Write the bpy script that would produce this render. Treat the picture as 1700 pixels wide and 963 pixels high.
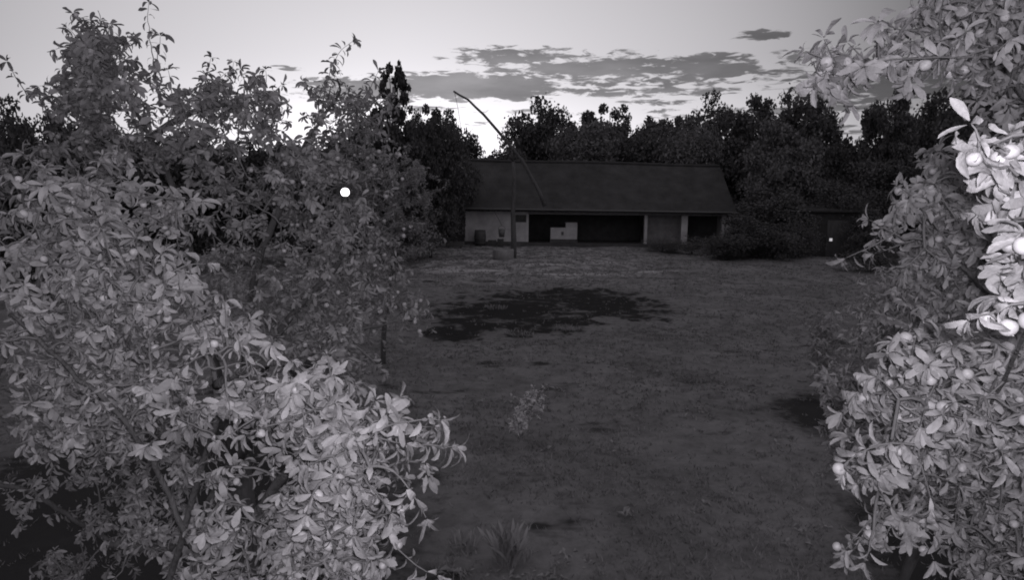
import bpy, math, random
import numpy as np
from mathutils import Vector, Matrix, Euler
R = math.radians
rng = np.random.default_rng(7)
random.seed(7)
for o in list(bpy.data.objects): bpy.data.objects.remove(o)
sc = bpy.context.scene
C = sc.collection

# ------------------------------------------------------------------ camera
W0, H0, F0 = 1700.0, 963.0, 1150.0          # photograph's pixels and focal length in them
CAM = Vector((0, 0, 3.5))
camd = bpy.data.cameras.new('security_camera_view'); cam = bpy.data.objects.new('camera', camd); C.objects.link(cam)
camd.sensor_width = 36; camd.lens = 36*F0/W0; camd.clip_start = .05; camd.clip_end = 3000
PITCH, ROLL = 7.9, 0.6
CM = Euler((R(90-PITCH), 0, 0)).to_matrix() @ Matrix.Rotation(R(ROLL), 3, 'Z')
cam.location = CAM; cam.rotation_euler = CM.to_euler()
sc.camera = cam
def ray(px, py): return CM @ Vector(((px-W0/2)/F0, (H0/2-py)/F0, -1))
def at(px, py, d): return CAM + ray(px, py)*d
def onY(px, py, Y):
    r = ray(px, py); return CAM + r*(Y/r.y)
def gnd(px, py):
    r = ray(px, py); return CAM + r*(-CAM.z/r.z)
CMn = np.array(CM)
def at_np(px, py, d):
    v = np.stack([(px-W0/2)/F0, (H0/2-py)/F0, -np.ones_like(px)], 1)*d[:, None]
    return v @ CMn.T + np.array(CAM)
def proj_np(P):
    v = (P-np.array(CAM)) @ CMn
    return W0/2 - v[:, 0]/v[:, 2]*F0, H0/2 + v[:, 1]/v[:, 2]*F0, -v[:, 2]

# ------------------------------------------------------------------ light and exposure
TINT = (0.985, 0.955, 1.0)
SUN_AZ = -9.0            # degrees from straight ahead, the afterglow is a little left of centre
SKY = 0.119
world = bpy.data.worlds.new('World'); sc.world = world; world.use_nodes = True
nt = world.node_tree; nt.nodes.clear()
def N(t, **k):
    n = nt.nodes.new(t)
    for a, b in k.items(): setattr(n, a, b)
    return n
def L(a, b): nt.links.new(a, b)
def M(op, a, b=None, c=None, clamp=False):
    n = N('ShaderNodeMath', operation=op, use_clamp=clamp)
    for i, v in enumerate((a, b, c)):
        if v is None: continue
        if isinstance(v, (int, float)): n.inputs[i].default_value = v
        else: L(v, n.inputs[i])
    return n.outputs[0]
tc = N('ShaderNodeTexCoord'); sep = N('ShaderNodeSeparateXYZ'); L(tc.outputs['Generated'], sep.inputs[0])
X, Y, Z = sep.outputs
AZ = M('ARCTAN2', X, Y); EL = M('ARCSINE', Z)
sky = N('ShaderNodeTexSky', sky_type='NISHITA'); sky.sun_disc = False
sky.sun_elevation = R(1.0); sky.sun_rotation = R(SUN_AZ); sky.altitude = 0; sky.air_density = 1; sky.dust_density = 2.0; sky.ozone_density = 1
bw = N('ShaderNodeRGBToBW'); L(sky.outputs[0], bw.inputs[0])
lum = M('POWER', M('MULTIPLY', bw.outputs[0], 0.52), 0.40)
# the clear sky fades away from the afterglow
gd = (math.sin(R(SUN_AZ))*math.cos(R(4)), math.cos(R(SUN_AZ))*math.cos(R(4)), math.sin(R(4)))
dot = M('ADD', M('ADD', M('MULTIPLY', X, gd[0]), M('MULTIPLY', Y, gd[1])), M('MULTIPLY', Z, gd[2]))
mr = N('ShaderNodeMapRange', interpolation_type='SMOOTHERSTEP'); L(dot, mr.inputs[0])
mr.inputs[1].default_value = 0.65; mr.inputs[2].default_value = 1.0; mr.inputs[3].default_value = 0.20; mr.inputs[4].default_value = 1.0
mr2 = N('ShaderNodeMapRange', interpolation_type='SMOOTHSTEP'); L(dot, mr2.inputs[0])
mr2.inputs[1].default_value = 0.60; mr2.inputs[2].default_value = 0.15; mr2.inputs[3].default_value = 0.0; mr2.inputs[4].default_value = 0.80  # added fill: raises the unseen sky overhead and behind the camera
mb = N('ShaderNodeMapRange', interpolation_type='SMOOTHSTEP'); L(EL, mb.inputs[0]); mb.inputs[1].default_value = 0.0; mb.inputs[2].default_value = .19; mb.inputs[3].default_value = .55; mb.inputs[4].default_value = 0
mz = N('ShaderNodeMapRange', interpolation_type='SMOOTHSTEP'); L(M('ABSOLUTE', M('SUBTRACT', AZ, R(8))), mz.inputs[0]); mz.inputs[1].default_value = .25; mz.inputs[2].default_value = .95; mz.inputs[3].default_value = 1; mz.inputs[4].default_value = 0
fal = M('MINIMUM', M('ADD', mr.outputs[0], M('MULTIPLY', mb.outputs[0], mz.outputs[0])), 1.32)
clear = M('ADD', M('MULTIPLY', lum, fal), mr2.outputs[0])
# clouds, laid out by direction in the sky
def azel(px, py):
    r = ray(px, py).normalized(); return math.atan2(r.x, r.y), math.asin(r.z)
comb = N('ShaderNodeCombineXYZ'); L(M('MULTIPLY', AZ, 7.0), comb.inputs[0]); L(M('MULTIPLY', EL, 42.0), comb.inputs[1])
nz = N('ShaderNodeTexNoise'); nz.inputs['Scale'].default_value = 1.6; nz.inputs['Detail'].default_value = 7; nz.inputs['Roughness'].default_value = .62; nz.inputs['Distortion'].default_value = .35
L(comb.outputs[0], nz.inputs['Vector'])
combf = N('ShaderNodeCombineXYZ'); L(M('MULTIPLY', AZ, 24.0), combf.inputs[0]); L(M('MULTIPLY', EL, 105.0), combf.inputs[1]); combf.inputs[2].default_value = 8
nz3 = N('ShaderNodeTexNoise'); nz3.inputs['Scale'].default_value = 1.5; nz3.inputs['Detail'].default_value = 6; nz3.inputs['Roughness'].default_value = .6; nz3.inputs['Distortion'].default_value = .6
L(combf.outputs[0], nz3.inputs['Vector'])
comb2 = N('ShaderNodeCombineXYZ'); L(M('MULTIPLY', AZ, 5.0), comb2.inputs[0]); L(M('MULTIPLY', EL, 22.0), comb2.inputs[1]); comb2.inputs[2].default_value = 3.3
nz2 = N('ShaderNodeTexNoise'); nz2.inputs['Scale'].default_value = 1.7; nz2.inputs['Detail'].default_value = 5
L(comb2.outputs[0], nz2.inputs['Vector'])
total = None
CLOUDS = [(860,95,130,20,1.1),(985,113,240,30,1.2),(770,143,190,26,1.7),(1180,112,95,24,1.5),(600,150,130,24,1.3),(1030,152,300,10,.9),
          (1010,186,260,6,.6),(1180,190,150,6,.6),(1450,138,150,46,1.3),(1330,182,170,9,.9),(1262,58,50,12,1.4),(478,113,34,5,.8),(740,182,80,7,.8),
          (1340,100,90,22,.7),(1100,170,90,6,.8),(1620,130,170,48,1.2),(1330,95,90,8,.8),(1080,135,260,16,.8),(620,205,80,8,.5),(1300,128,120,14,.7),(900,207,200,5,.45),(1400,215,120,8,.6)]
for (px, py, rx, ry, a) in CLOUDS:
    u, v = azel(px, py); u2, _ = azel(px+rx, py); _, v2 = azel(px, py-ry)
    du = abs(u2-u); dv = abs(v2-v)
    qx = M('POWER', M('ABSOLUTE', M('DIVIDE', M('SUBTRACT', AZ, u), du)), 2.0)
    qy = M('POWER', M('ABSOLUTE', M('DIVIDE', M('SUBTRACT', EL, v), dv)), 2.0)
    m = M('MULTIPLY', M('MAXIMUM', M('SUBTRACT', 1.25, M('ADD', qx, qy)), 0.0), a)
    total = m if total is None else M('MAXIMUM', total, m)
# a few more clouds round the rest of the sky
back = M('MULTIPLY', M('SUBTRACT', 0.55, dot, clamp=True), M('MULTIPLY', nz2.outputs[0], .6))
total = M('MAXIMUM', total, back)
dens = M('ADD', M('MULTIPLY', total, 0.66), M('ADD', M('MULTIPLY', M('SUBTRACT', nz.outputs[0], 0.5), 2.3), M('MULTIPLY', M('SUBTRACT', nz3.outputs[0], 0.5), 3.2)))
mc = N('ShaderNodeMapRange', interpolation_type='SMOOTHSTEP'); L(dens, mc.inputs[0])
mc.inputs[1].default_value = .26; mc.inputs[2].default_value = .74; mc.inputs[3].default_value = 0; mc.inputs[4].default_value = .9
gate = M('MULTIPLY', mc.outputs[0], M('MULTIPLY', total, 5.0, clamp=True))
cl_tone = M('ADD', M('MULTIPLY', M('SUBTRACT', nz2.outputs[0], 0.5), 0.45), 0.25)
cl_l = M('MULTIPLY', clear, cl_tone)
fin = N('ShaderNodeMix', data_type='FLOAT'); L(gate, fin.inputs[0]); L(clear, fin.inputs[2]); L(cl_l, fin.inputs[3])
tint = N('ShaderNodeVectorMath', operation='SCALE'); tint.inputs[0].default_value = TINT; L(fin.outputs[0], tint.inputs['Scale'])
bg = N('ShaderNodeBackground'); L(tint.outputs[0], bg.inputs[0]); bg.inputs[1].default_value = SKY*5
wo = N('ShaderNodeOutputWorld'); L(bg.outputs[0], wo.inputs[0])

def lamp(name, typ, loc, energy, **k):
    d = bpy.data.lights.new(name, typ); d.energy = energy; d.color = TINT
    for a, b in k.items(): setattr(d, a, b)
    o = bpy.data.objects.new(name, d); C.objects.link(o); o.location = loc; return o
# the last of the sun, all but gone behind the far trees
s = lamp('sun', 'SUN', (0, 0, 30), 0.10, angle=R(6)); s.rotation_euler = Euler((R(-88), 0, R(-SUN_AZ)))
sd = Vector((math.sin(R(SUN_AZ)), math.cos(R(SUN_AZ)), .04)); s.rotation_euler = (-sd).to_track_quat('-Z', 'Y').to_euler()
# the camera's own infrared lamp, lit in the photograph
IRP = 285
ir = lamp('infrared_lamp', 'SPOT', (0.03, -0.02, 3.54), IRP, spot_size=R(118), spot_blend=.6, shadow_soft_size=.025)
ir.rotation_euler = Euler((R(84), 0, R(2)))
sc.view_settings.view_transform = 'Standard'; sc.view_settings.look = 'None'; sc.view_settings.exposure = 0; sc.view_settings.gamma = 1
sc.render.engine = 'CYCLES'; sc.cycles.pixel_filter_type = 'BLACKMAN_HARRIS'; sc.cycles.filter_width = 1.9
sc.cycles.max_bounces = 5; sc.cycles.diffuse_bounces = 3; sc.cycles.transmission_bounces = 3; sc.cycles.transparent_max_bounces = 4

# ------------------------------------------------------------------ materials (all grey: the photograph is infrared)
def g(v): return (v*TINT[0], v*TINT[1], v*TINT[2], 1)
def mat(name, v, rough=.85, var=.25, scale=2.0, spec=.2, detail=5, bump=0, bscale=None, island=0, transl=0, stretch=None, v2=None):
    m = bpy.data.materials.new(name); m.use_nodes = True; t = m.node_tree; ns = t.nodes; p = ns['Principled BSDF']
    p.inputs['Roughness'].default_value = rough; p.inputs['Specular IOR Level'].default_value = spec
    tcn = ns.new('ShaderNodeTexCoord'); src = tcn.outputs['Object']
    if stretch:
        mp = ns.new('ShaderNodeMapping'); mp.inputs['Scale'].default_value = stretch; t.links.new(src, mp.inputs[0]); src = mp.outputs[0]
    n = ns.new('ShaderNodeTexNoise'); n.inputs['Scale'].default_value = scale; n.inputs['Detail'].default_value = detail; n.inputs['Roughness'].default_value = .65
    t.links.new(src, n.inputs['Vector'])
    cr = ns.new('ShaderNodeValToRGB'); t.links.new(n.outputs[0], cr.inputs[0])
    cr.color_ramp.elements[0].position = .3; cr.color_ramp.elements[1].position = .7
    cr.color_ramp.elements[0].color = g(v*(1-var)); cr.color_ramp.elements[1].color = g(v2 if v2 else v*(1+var))
    col = cr.outputs[0]
    if island:
        ge = ns.new('ShaderNodeNewGeometry'); mm = ns.new('ShaderNodeMapRange'); t.links.new(ge.outputs['Random Per Island'], mm.inputs[0])
        mm.inputs[3].default_value = 1-island; mm.inputs[4].default_value = 1+island
        vm = ns.new('ShaderNodeVectorMath'); vm.operation = 'SCALE'; t.links.new(col, vm.inputs[0]); t.links.new(mm.outputs[0], vm.inputs['Scale']); col = vm.outputs[0]
    t.links.new(col, p.inputs['Base Color'])
    if bump:
        n2 = ns.new('ShaderNodeTexNoise'); n2.inputs['Scale'].default_value = bscale or scale*6; n2.inputs['Detail'].default_value = 4; t.links.new(src, n2.inputs['Vector'])
        b = ns.new('ShaderNodeBump'); b.inputs['Strength'].default_value = bump; b.inputs['Distance'].default_value = .03; t.links.new(n2.outputs[0], b.inputs['Height']); t.links.new(b.outputs[0], p.inputs['Normal'])
    if transl:
        tr = ns.new('ShaderNodeBsdfTranslucent'); t.links.new(col, tr.inputs[0]); mx = ns.new('ShaderNodeMixShader'); mx.inputs[0].default_value = transl
        t.links.new(p.outputs[0], mx.inputs[1]); t.links.new(tr.outputs[0], mx.inputs[2]); t.links.new(mx.outputs[0], ns['Material Output'].inputs[0])
    return m
def emis(name, e):
    m = bpy.data.materials.new(name); m.use_nodes = True; p = m.node_tree.nodes['Principled BSDF']
    p.inputs['Base Color'].default_value = g(.8); p.inputs['Emission Color'].default_value = g(1); p.inputs['Emission Strength'].default_value = e; return m
MT = dict(
    leaf=mat('leaf', .215, .6, .22, 14, .25, island=.22, transl=.14, bump=.25, bscale=90),
    leaf_shaded=mat('leaf_shaded', .18, .6, .25, 10, .2, island=.25, transl=.14),  # darker copy of leaf: the back left tree's dimness put into its colour
    leaf_mid=mat('leaf_mid', .27, .6, .22, 8, .2, island=.25, transl=.14),
    leaf_pale=mat('leaf_pale', .42, .55, .15, 9, .3, island=.2, transl=.15),
    leaf_dim=mat('leaf_dim', .19, .6, .15, 5, .25, island=.25, transl=.25),
    fruit=mat('fruit_skin', .27, .5, .22, 1.6, .25, island=.25),
    bark=mat('bark', .07, .9, .35, 14, .2, bump=.6, stretch=(1, 1, .25)),
    twig=mat('twig_bark', .10, .8, .2, 40, .2),
    far_leaf=mat('far_leaf', .085, .8, .25, .5, .1, island=.3, transl=.12),
    pale_leaf=mat('pale_leaf', .12, .8, .2, .5, .1, island=.3, transl=.12),
    dark_leaf=mat('dark_leaf', .07, .85, .25, .5, .1, island=.3, transl=.1),
    far_bark=mat('far_bark', .03, .9, .3, 3, .1),
    plaster=mat('lime_plaster', .33, .9, .28, 1.1, .1, bump=.3, detail=8),
    plaster_white=mat('white_plaster', .36, .9, .2, 2.2, .1, bump=.2, detail=8),
    plinth=mat('plinth_stone', .07, .9, .3, 3, .1, bump=.5),
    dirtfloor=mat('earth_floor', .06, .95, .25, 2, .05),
    wood_dark=mat('weathered_wood', .055, .85, .3, 6, .15, stretch=(1, 1, .2), bump=.4),
    wood_pale=mat('pale_wood', .22, .8, .2, 6, .15, stretch=(1, 1, .2)),
    metal=mat('dull_metal', .06, .5, .2, 8, .4),
    glass=mat('window_glass', .02, .12, .1, 2, .5),
    concrete=mat('concrete', .17, .92, .25, 3, .1, bump=.5),
    rope=mat('rope', .05, .9, .1, 8, .1),
    grass=mat('grass_blade', .15, .8, .28, .55, .1, island=.3, transl=.2),
    sand=mat('sandy_soil', .26, .95, .25, 1.5, .05, bump=.5),
    glow=emis('lamp_glow', 3.0), glow_dim=emis('small_lamp_glow', .38),
)
def roof_mat():
    m = mat('roof_tiles', .036, .8, .38, .9, .15)
    t = m.node_tree; ns = t.nodes; p = ns['Principled BSDF']
    tcn = ns.new('ShaderNodeTexCoord'); br = ns.new('ShaderNodeTexBrick'); br.inputs['Scale'].default_value = 1
    br.inputs['Brick Width'].default_value = .3; br.inputs['Row Height'].default_value = .33; br.inputs['Mortar Size'].default_value = .02
    br.inputs['Color1'].default_value = (1, 1, 1, 1); br.inputs['Color2'].default_value = (.75, .75, .75, 1); br.inputs['Mortar'].default_value = (0, 0, 0, 1)
    t.links.new(tcn.outputs['Object'], br.inputs[0]); b = ns.new('ShaderNodeBump'); b.inputs['Strength'].default_value = .6; b.inputs['Distance'].default_value = .04
    t.links.new(br.outputs[0], b.inputs['Height']); t.links.new(b.outputs[0], p.inputs['Normal']); return m
MT['roof'] = roof_mat()

# ------------------------------------------------------------------ helpers
def tag(o, label=None, cat=None, group=None, kind=None):
    if label: o['label'] = label
    if cat: o['category'] = cat
    if group: o['group'] = group
    if kind: o['kind'] = kind
    return o
def empty(name, loc, label, cat, group=None):
    o = bpy.data.objects.new(name, None); C.objects.link(o); o.location = loc; o.empty_display_size = .2
    return tag(o, label, cat, group)
def link_mesh(name, me, m, parent=None, smooth=False):
    if m is not None: me.materials.append(m)
    o = bpy.data.objects.new(name, me); C.objects.link(o)
    if parent is not None:
        o.parent = parent; o.matrix_parent_inverse = Matrix.Identity(4)
    if smooth: me.shade_smooth()
    return o
def np_mesh(name, V, F):
    """V (n,3), F list of arrays of equal-length faces"""
    me = bpy.data.meshes.new(name); V = np.asarray(V, dtype=np.float32)
    F = [np.asarray(f, dtype=np.int32) for f in (F if isinstance(F, list) else [F]) if len(f)]
    li = np.concatenate([f.ravel() for f in F]); tot = np.concatenate([np.full(len(f), f.shape[1], dtype=np.int32) for f in F])
    st = np.concatenate([[0], np.cumsum(tot)[:-1]]).astype(np.int32)
    me.vertices.add(len(V)); me.vertices.foreach_set('co', V.ravel())
    me.loops.add(len(li)); me.loops.foreach_set('vertex_index', li)
    me.polygons.add(len(tot)); me.polygons.foreach_set('loop_start', st); me.polygons.foreach_set('loop_total', tot)
    me.update(calc_edges=True); return me
class MB:
    def __init__(s): s.v = []; s.f = []
    def add(s, vs, fs):
        b = len(s.v); s.v += [tuple(v) for v in vs]; s.f += [tuple(i+b for i in f) for f in fs]; return s
    def box(s, x0, x1, y0, y1, z0, z1):
        return s.add([(x0,y0,z0),(x1,y0,z0),(x1,y1,z0),(x0,y1,z0),(x0,y0,z1),(x1,y0,z1),(x1,y1,z1),(x0,y1,z1)],
                     [(0,3,2,1),(4,5,6,7),(0,1,5,4),(1,2,6,5),(2,3,7,6),(3,0,4,7)])
    def tube(s, pts, rad, n=6, cap=True):
        pts = [Vector(p) for p in pts]; k = len(pts)
        if isinstance(rad, (int, float)): rad = [rad]*k
        vs = []; up = Vector((.13, .21, .97))
        for i, p in enumerate(pts):
            t = (pts[min(i+1, k-1)]-pts[max(i-1, 0)])
            t = t.normalized() if t.length > 1e-9 else Vector((0, 0, 1))
            u = t.cross(up); u = (u if u.length > 1e-3 else t.cross(Vector((1, 0, 0)))).normalized(); w = t.cross(u); 
            for j in range(n):
                a = 2*math.pi*j/n; vs.append(p+(u*math.cos(a)+w*math.sin(a))*rad[i])
        fs = [(i*n+j, i*n+(j+1) % n, (i+1)*n+(j+1) % n, (i+1)*n+j) for i in range(k-1) for j in range(n)]
        if cap: fs += [tuple(range(n-1, -1, -1)), tuple((k-1)*n+j for j in range(n))]
        return s.add(vs, fs)
    def lathe(s, prof, n=20, c=(0, 0, 0)):
        vs = [(c[0]+r*math.cos(2*math.pi*j/n), c[1]+r*math.sin(2*math.pi*j/n), c[2]+z) for r, z in prof for j in range(n)]
        fs = [(i*n+j, i*n+(j+1) % n, (i+1)*n+(j+1) % n, (i+1)*n+j) for i in range(len(prof)-1) for j in range(n)]
        return s.add(vs, fs)
    def build(s, name, m, parent=None, smooth=False):
        me = bpy.data.meshes.new(name); me.from_pydata(s.v, [], s.f); me.update()
        return link_mesh(name, me, m, parent, smooth)
def unit(a): return a/np.maximum(np.linalg.norm(a, axis=-1, keepdims=True), 1e-9)
def leaves_np(P, D, Nn, Ln, Wd, curl, hi=True):
    """curved, folded leaves as one vertex/face set"""
    n = len(P); D = unit(D); S = unit(np.cross(D, Nn)); U = np.cross(S, D)
    if hi: t = np.array([0, .2, .45, .7, .88, 1.]); w = np.array([.10, .55, .88, 1, .72, .12])
    else: t = np.array([0, .5, 1.]); w = np.array([.15, 1, .05])
    k = len(t); V = np.zeros((n, k, 3, 3)); fo = rng.uniform(-.15, .95, n); tw = rng.normal(0, .35, n)
    for i in range(k):
        th = curl*2.2*t[i]+1e-4; sc_ = Ln/(curl*2.2+1e-4*(1/max(t[i], .05)))
        c = P + D*(sc_*np.sin(th))[:, None] - U*(sc_*(1-np.cos(th)))[:, None]
        h = (Wd*.5*w[i])[:, None]; ja = rng.normal(1, .13, (n, 1)); jb = rng.normal(1, .13, (n, 1)); f = fo[:, None]; S2 = S*np.cos(tw*t[i])[:, None]+U*np.sin(tw*t[i])[:, None]; U2 = np.cross(S2, D)
        wv = rng.normal(0, .10, (n, 2))
        V[:, i, 0] = c - S2*h*ja + U2*h*(f+wv[:, :1]); V[:, i, 1] = c; V[:, i, 2] = c + S2*h*jb + U2*h*(f+wv[:, 1:])
    base = (np.arange(n)*k*3)[:, None]; q = []
    for i in range(k-1):
        for j in (0, 1):
            a = i*3+j; q.append(base+np.array([[a, a+1, a+4, a+3]]))
    return V.reshape(-1, 3), np.concatenate(q, 0)
def quads_np(P, A, B):
    """double-pointed leaf cards (hexagonal-ish rhombs) for far foliage"""
    V = np.stack([P-A, P-B*.8+A*.1, P+A, P+B*.8-A*.1], 1).reshape(-1, 3); n = len(P)
    return V, (np.arange(n)*4)[:, None]+np.arange(4)[None]
def inpoly(x, y, poly):
    r = np.zeros(len(x), bool); n = len(poly)
    for i in range(n):
        x1, y1 = poly[i]; x2, y2 = poly[(i+1) % n]
        if y1 == y2: continue
        c = ((y1 > y) != (y2 > y)) & (x < (x2-x1)*(y-y1)/(y2-y1)+x1); r ^= c
    return r

# ------------------------------------------------------------------ ground
def ground_z(x, y):
    return (.05*np.sin(x*.55+1.3)*np.cos(y*.37)+.035*np.sin(x*1.3+y*.9)+.03*np.cos(y*1.7-x*.6))*np.clip((y-2)/8, 0, 1)
xs = np.concatenate([np.linspace(-900, -40, 14)[:-1], np.linspace(-40, 40, 161), np.linspace(40, 900, 14)[1:]])
ys = np.concatenate([[-300, -100, -30], np.linspace(-8, 60, 150), [70, 90, 130, 220, 400, 800, 1500]])
GX, GY = np.meshgrid(xs, ys); GZ = ground_z(GX, GY)*(np.abs(GX) < 41)
nx, ny = len(xs), len(ys); I = (np.arange(ny-1)[:, None]*nx+np.arange(nx-1)[None]).ravel()
gme = np_mesh('ground', np.stack([GX, GY, GZ], -1).reshape(-1, 3), np.stack([I, I+1, I+nx+1, I+nx], 1))
# the dark bare patch: position and irregular edge, in ground metres
PA = [(gnd(850, 520), 2.9, 4.2), (gnd(785, 540), 1.5, 2.6), (gnd(1010, 508), 2.3, 3.2), (gnd(930, 492), 3.4, 2.6), (gnd(765, 555), 1.1, 1.3)]
PE = [(Vector((-4.0, 6.2, 0)), 3.4, 5.5), (Vector((4.6, 5.8, 0)), 1.3, 2.6), (Vector((5.5, 10.6, 0)), 1.4, 1.8), (gnd(1290, 405), 6, 3.0)]   # ground darkened under the trees, the bush's shadow painted in with it
PS = [(gnd(745, 432), 2.6, 1.5), (gnd(832, 424), .9, 1.4), (gnd(880, 441), 2.6, .8), (gnd(1010, 436), 2.2, .8), (gnd(720, 446), 1.6, 1.0), (gnd(780, 450), 2.5, .5), (gnd(940, 456), 2.5, .45), (gnd(1060, 450), 2, .5)]
def ground_mat():
    m = bpy.data.materials.new('lawn_soil'); m.use_nodes = True; t = m.node_tree; ns = t.nodes; p = ns['Principled BSDF']
    p.inputs['Roughness'].default_value = .95; p.inputs['Specular IOR Level'].default_value = .05
    tcn = ns.new('ShaderNodeTexCoord'); sp = ns.new('ShaderNodeSeparateXYZ'); t.links.new(tcn.outputs['Object'], sp.inputs[0])
    def mm(op, a, b=None, clamp=False):
        n = ns.new('ShaderNodeMath'); n.operation = op; n.use_clamp = clamp
        for i, v in enumerate((a, b)):
            if v is None: continue
            if isinstance(v, (int, float)): n.inputs[i].default_value = v
            else: t.links.new(v, n.inputs[i])
        return n.outputs[0]
    def noise(s, d=5, r=.6, st=None):
        n = ns.new('ShaderNodeTexNoise'); n.inputs['Scale'].default_value = s; n.inputs['Detail'].default_value = d; n.inputs['Roughness'].default_value = r
        src = tcn.outputs['Object']
        if st:
            mp = ns.new('ShaderNodeMapping'); mp.inputs['Scale'].default_value = st; t.links.new(src, mp.inputs[0]); src = mp.outputs[0]
        t.links.new(src, n.inputs['Vector']); return n.outputs[0]
    nA, nB, nC, nD = noise(.45, 6, .7), noise(4.5, 8, .75), noise(1.3, 6, .7, (1, .8, 1)), noise(.16, 3)
    v = mm('ADD', mm('MULTIPLY', mm('SUBTRACT', nA, .5), .16), .135)
    v = mm('ADD', v, mm('MULTIPLY', mm('SUBTRACT', nB, .5), .17))
    v = mm('ADD', v, mm('MULTIPLY', mm('SUBTRACT', nC, .5), .16))
    # drier, paler ground towards the yard
    yy = mm('MULTIPLY', mm('SUBTRACT', sp.outputs[1], 25.5), .16, True)
    far = mm('MULTIPLY', mm('MULTIPLY', yy, mm('MULTIPLY', mm('SUBTRACT', nC, .44), 7, True)), .10)
    xr = mm('MULTIPLY', mm('SUBTRACT', 9.0, sp.outputs[0]), .2, True)
    v = mm('ADD', v, mm('MULTIPLY', far, xr))
    tot = None
    for (c, rx, ry) in PA:
        d = mm('ADD', mm('POWER', mm('ABSOLUTE', mm('DIVIDE', mm('SUBTRACT', sp.outputs[0], c.x), rx)), 2), mm('POWER', mm('ABSOLUTE', mm('DIVIDE', mm('SUBTRACT', sp.outputs[1], c.y), ry)), 2))
        q = mm('SUBTRACT', 1.0, d); tot = q if tot is None else mm('MAXIMUM', tot, q)
    tot = mm('ADD', tot, mm('MULTIPLY', mm('SUBTRACT', nC, .53), 4.4))
    tot = mm('ADD', tot, mm('MULTIPLY', mm('SUBTRACT', nA, .5), 1.5))
    tot = mm('ADD', tot, mm('MULTIPLY', mm('SUBTRACT', nB, .5), 1.2))
    burnt = mm('MULTIPLY', tot, 1.9, True)
    mx = ns.new('ShaderNodeMix'); mx.data_type = 'FLOAT'; t.links.new(burnt, mx.inputs[0]); t.links.new(v, mx.inputs[2]); mx.inputs[3].default_value = .019
    mxs = ns.new('ShaderNodeMix'); mxs.data_type = 'FLOAT'; te = None
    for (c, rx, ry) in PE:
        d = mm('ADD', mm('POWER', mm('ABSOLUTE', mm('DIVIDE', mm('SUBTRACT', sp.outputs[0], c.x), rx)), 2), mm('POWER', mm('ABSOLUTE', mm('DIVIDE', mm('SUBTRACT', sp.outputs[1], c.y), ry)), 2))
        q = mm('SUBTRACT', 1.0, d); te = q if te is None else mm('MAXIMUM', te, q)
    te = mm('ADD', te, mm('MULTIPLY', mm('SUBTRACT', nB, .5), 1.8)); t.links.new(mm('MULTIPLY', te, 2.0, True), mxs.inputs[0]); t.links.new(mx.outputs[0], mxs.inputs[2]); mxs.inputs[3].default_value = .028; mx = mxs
    # pale bare sand towards the yard
    ts = None
    for (c, rx, ry) in PS:
        d = mm('ADD', mm('POWER', mm('ABSOLUTE', mm('DIVIDE', mm('SUBTRACT', sp.outputs[0], c.x), rx)), 2), mm('POWER', mm('ABSOLUTE', mm('DIVIDE', mm('SUBTRACT', sp.outputs[1], c.y), ry)), 2))
        q = mm('SUBTRACT', 1.0, d); ts = q if ts is None else mm('MAXIMUM', ts, q)
    ts = mm('ADD', ts, mm('MULTIPLY', mm('SUBTRACT', nC, .5), 3.0)); ts = mm('ADD', ts, mm('MULTIPLY', mm('SUBTRACT', nB, .5), 1.5))
    ps = mm('MULTIPLY', mm('MULTIPLY', ts, 1.3, True), .85)
    mx3 = ns.new('ShaderNodeMix'); mx3.data_type = 'FLOAT'; t.links.new(ps, mx3.inputs[0]); t.links.new(mx.outputs[0], mx3.inputs[2]); mx3.inputs[3].default_value = .31; mx = mx3
    # small worn dark spots
    sm = mm('MULTIPLY', mm('SUBTRACT', noise(.7, 4, .6, (1, 1.6, 1)), .60), 12, True)
    mx2 = ns.new('ShaderNodeMix'); mx2.data_type = 'FLOAT'; t.links.new(sm, mx2.inputs[0]); t.links.new(mx.outputs[0], mx2.inputs[2]); mx2.inputs[3].default_value = .035
    v = mm('MAXIMUM', mx2.outputs[0], .012)
    vm = ns.new('ShaderNodeVectorMath'); vm.operation = 'SCALE'; vm.inputs[0].default_value = TINT; t.links.new(v, vm.inputs['Scale']); t.links.new(vm.outputs[0], p.inputs['Base Color'])
    b = ns.new('ShaderNodeBump'); b.inputs['Strength'].default_value = .8; b.inputs['Distance'].default_value = .06; t.links.new(nB, b.inputs['Height']); t.links.new(b.outputs[0], p.inputs['Normal'])
    return m
tag(link_mesh('ground', gme, ground_mat(), None, True), kind='structure')

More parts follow.
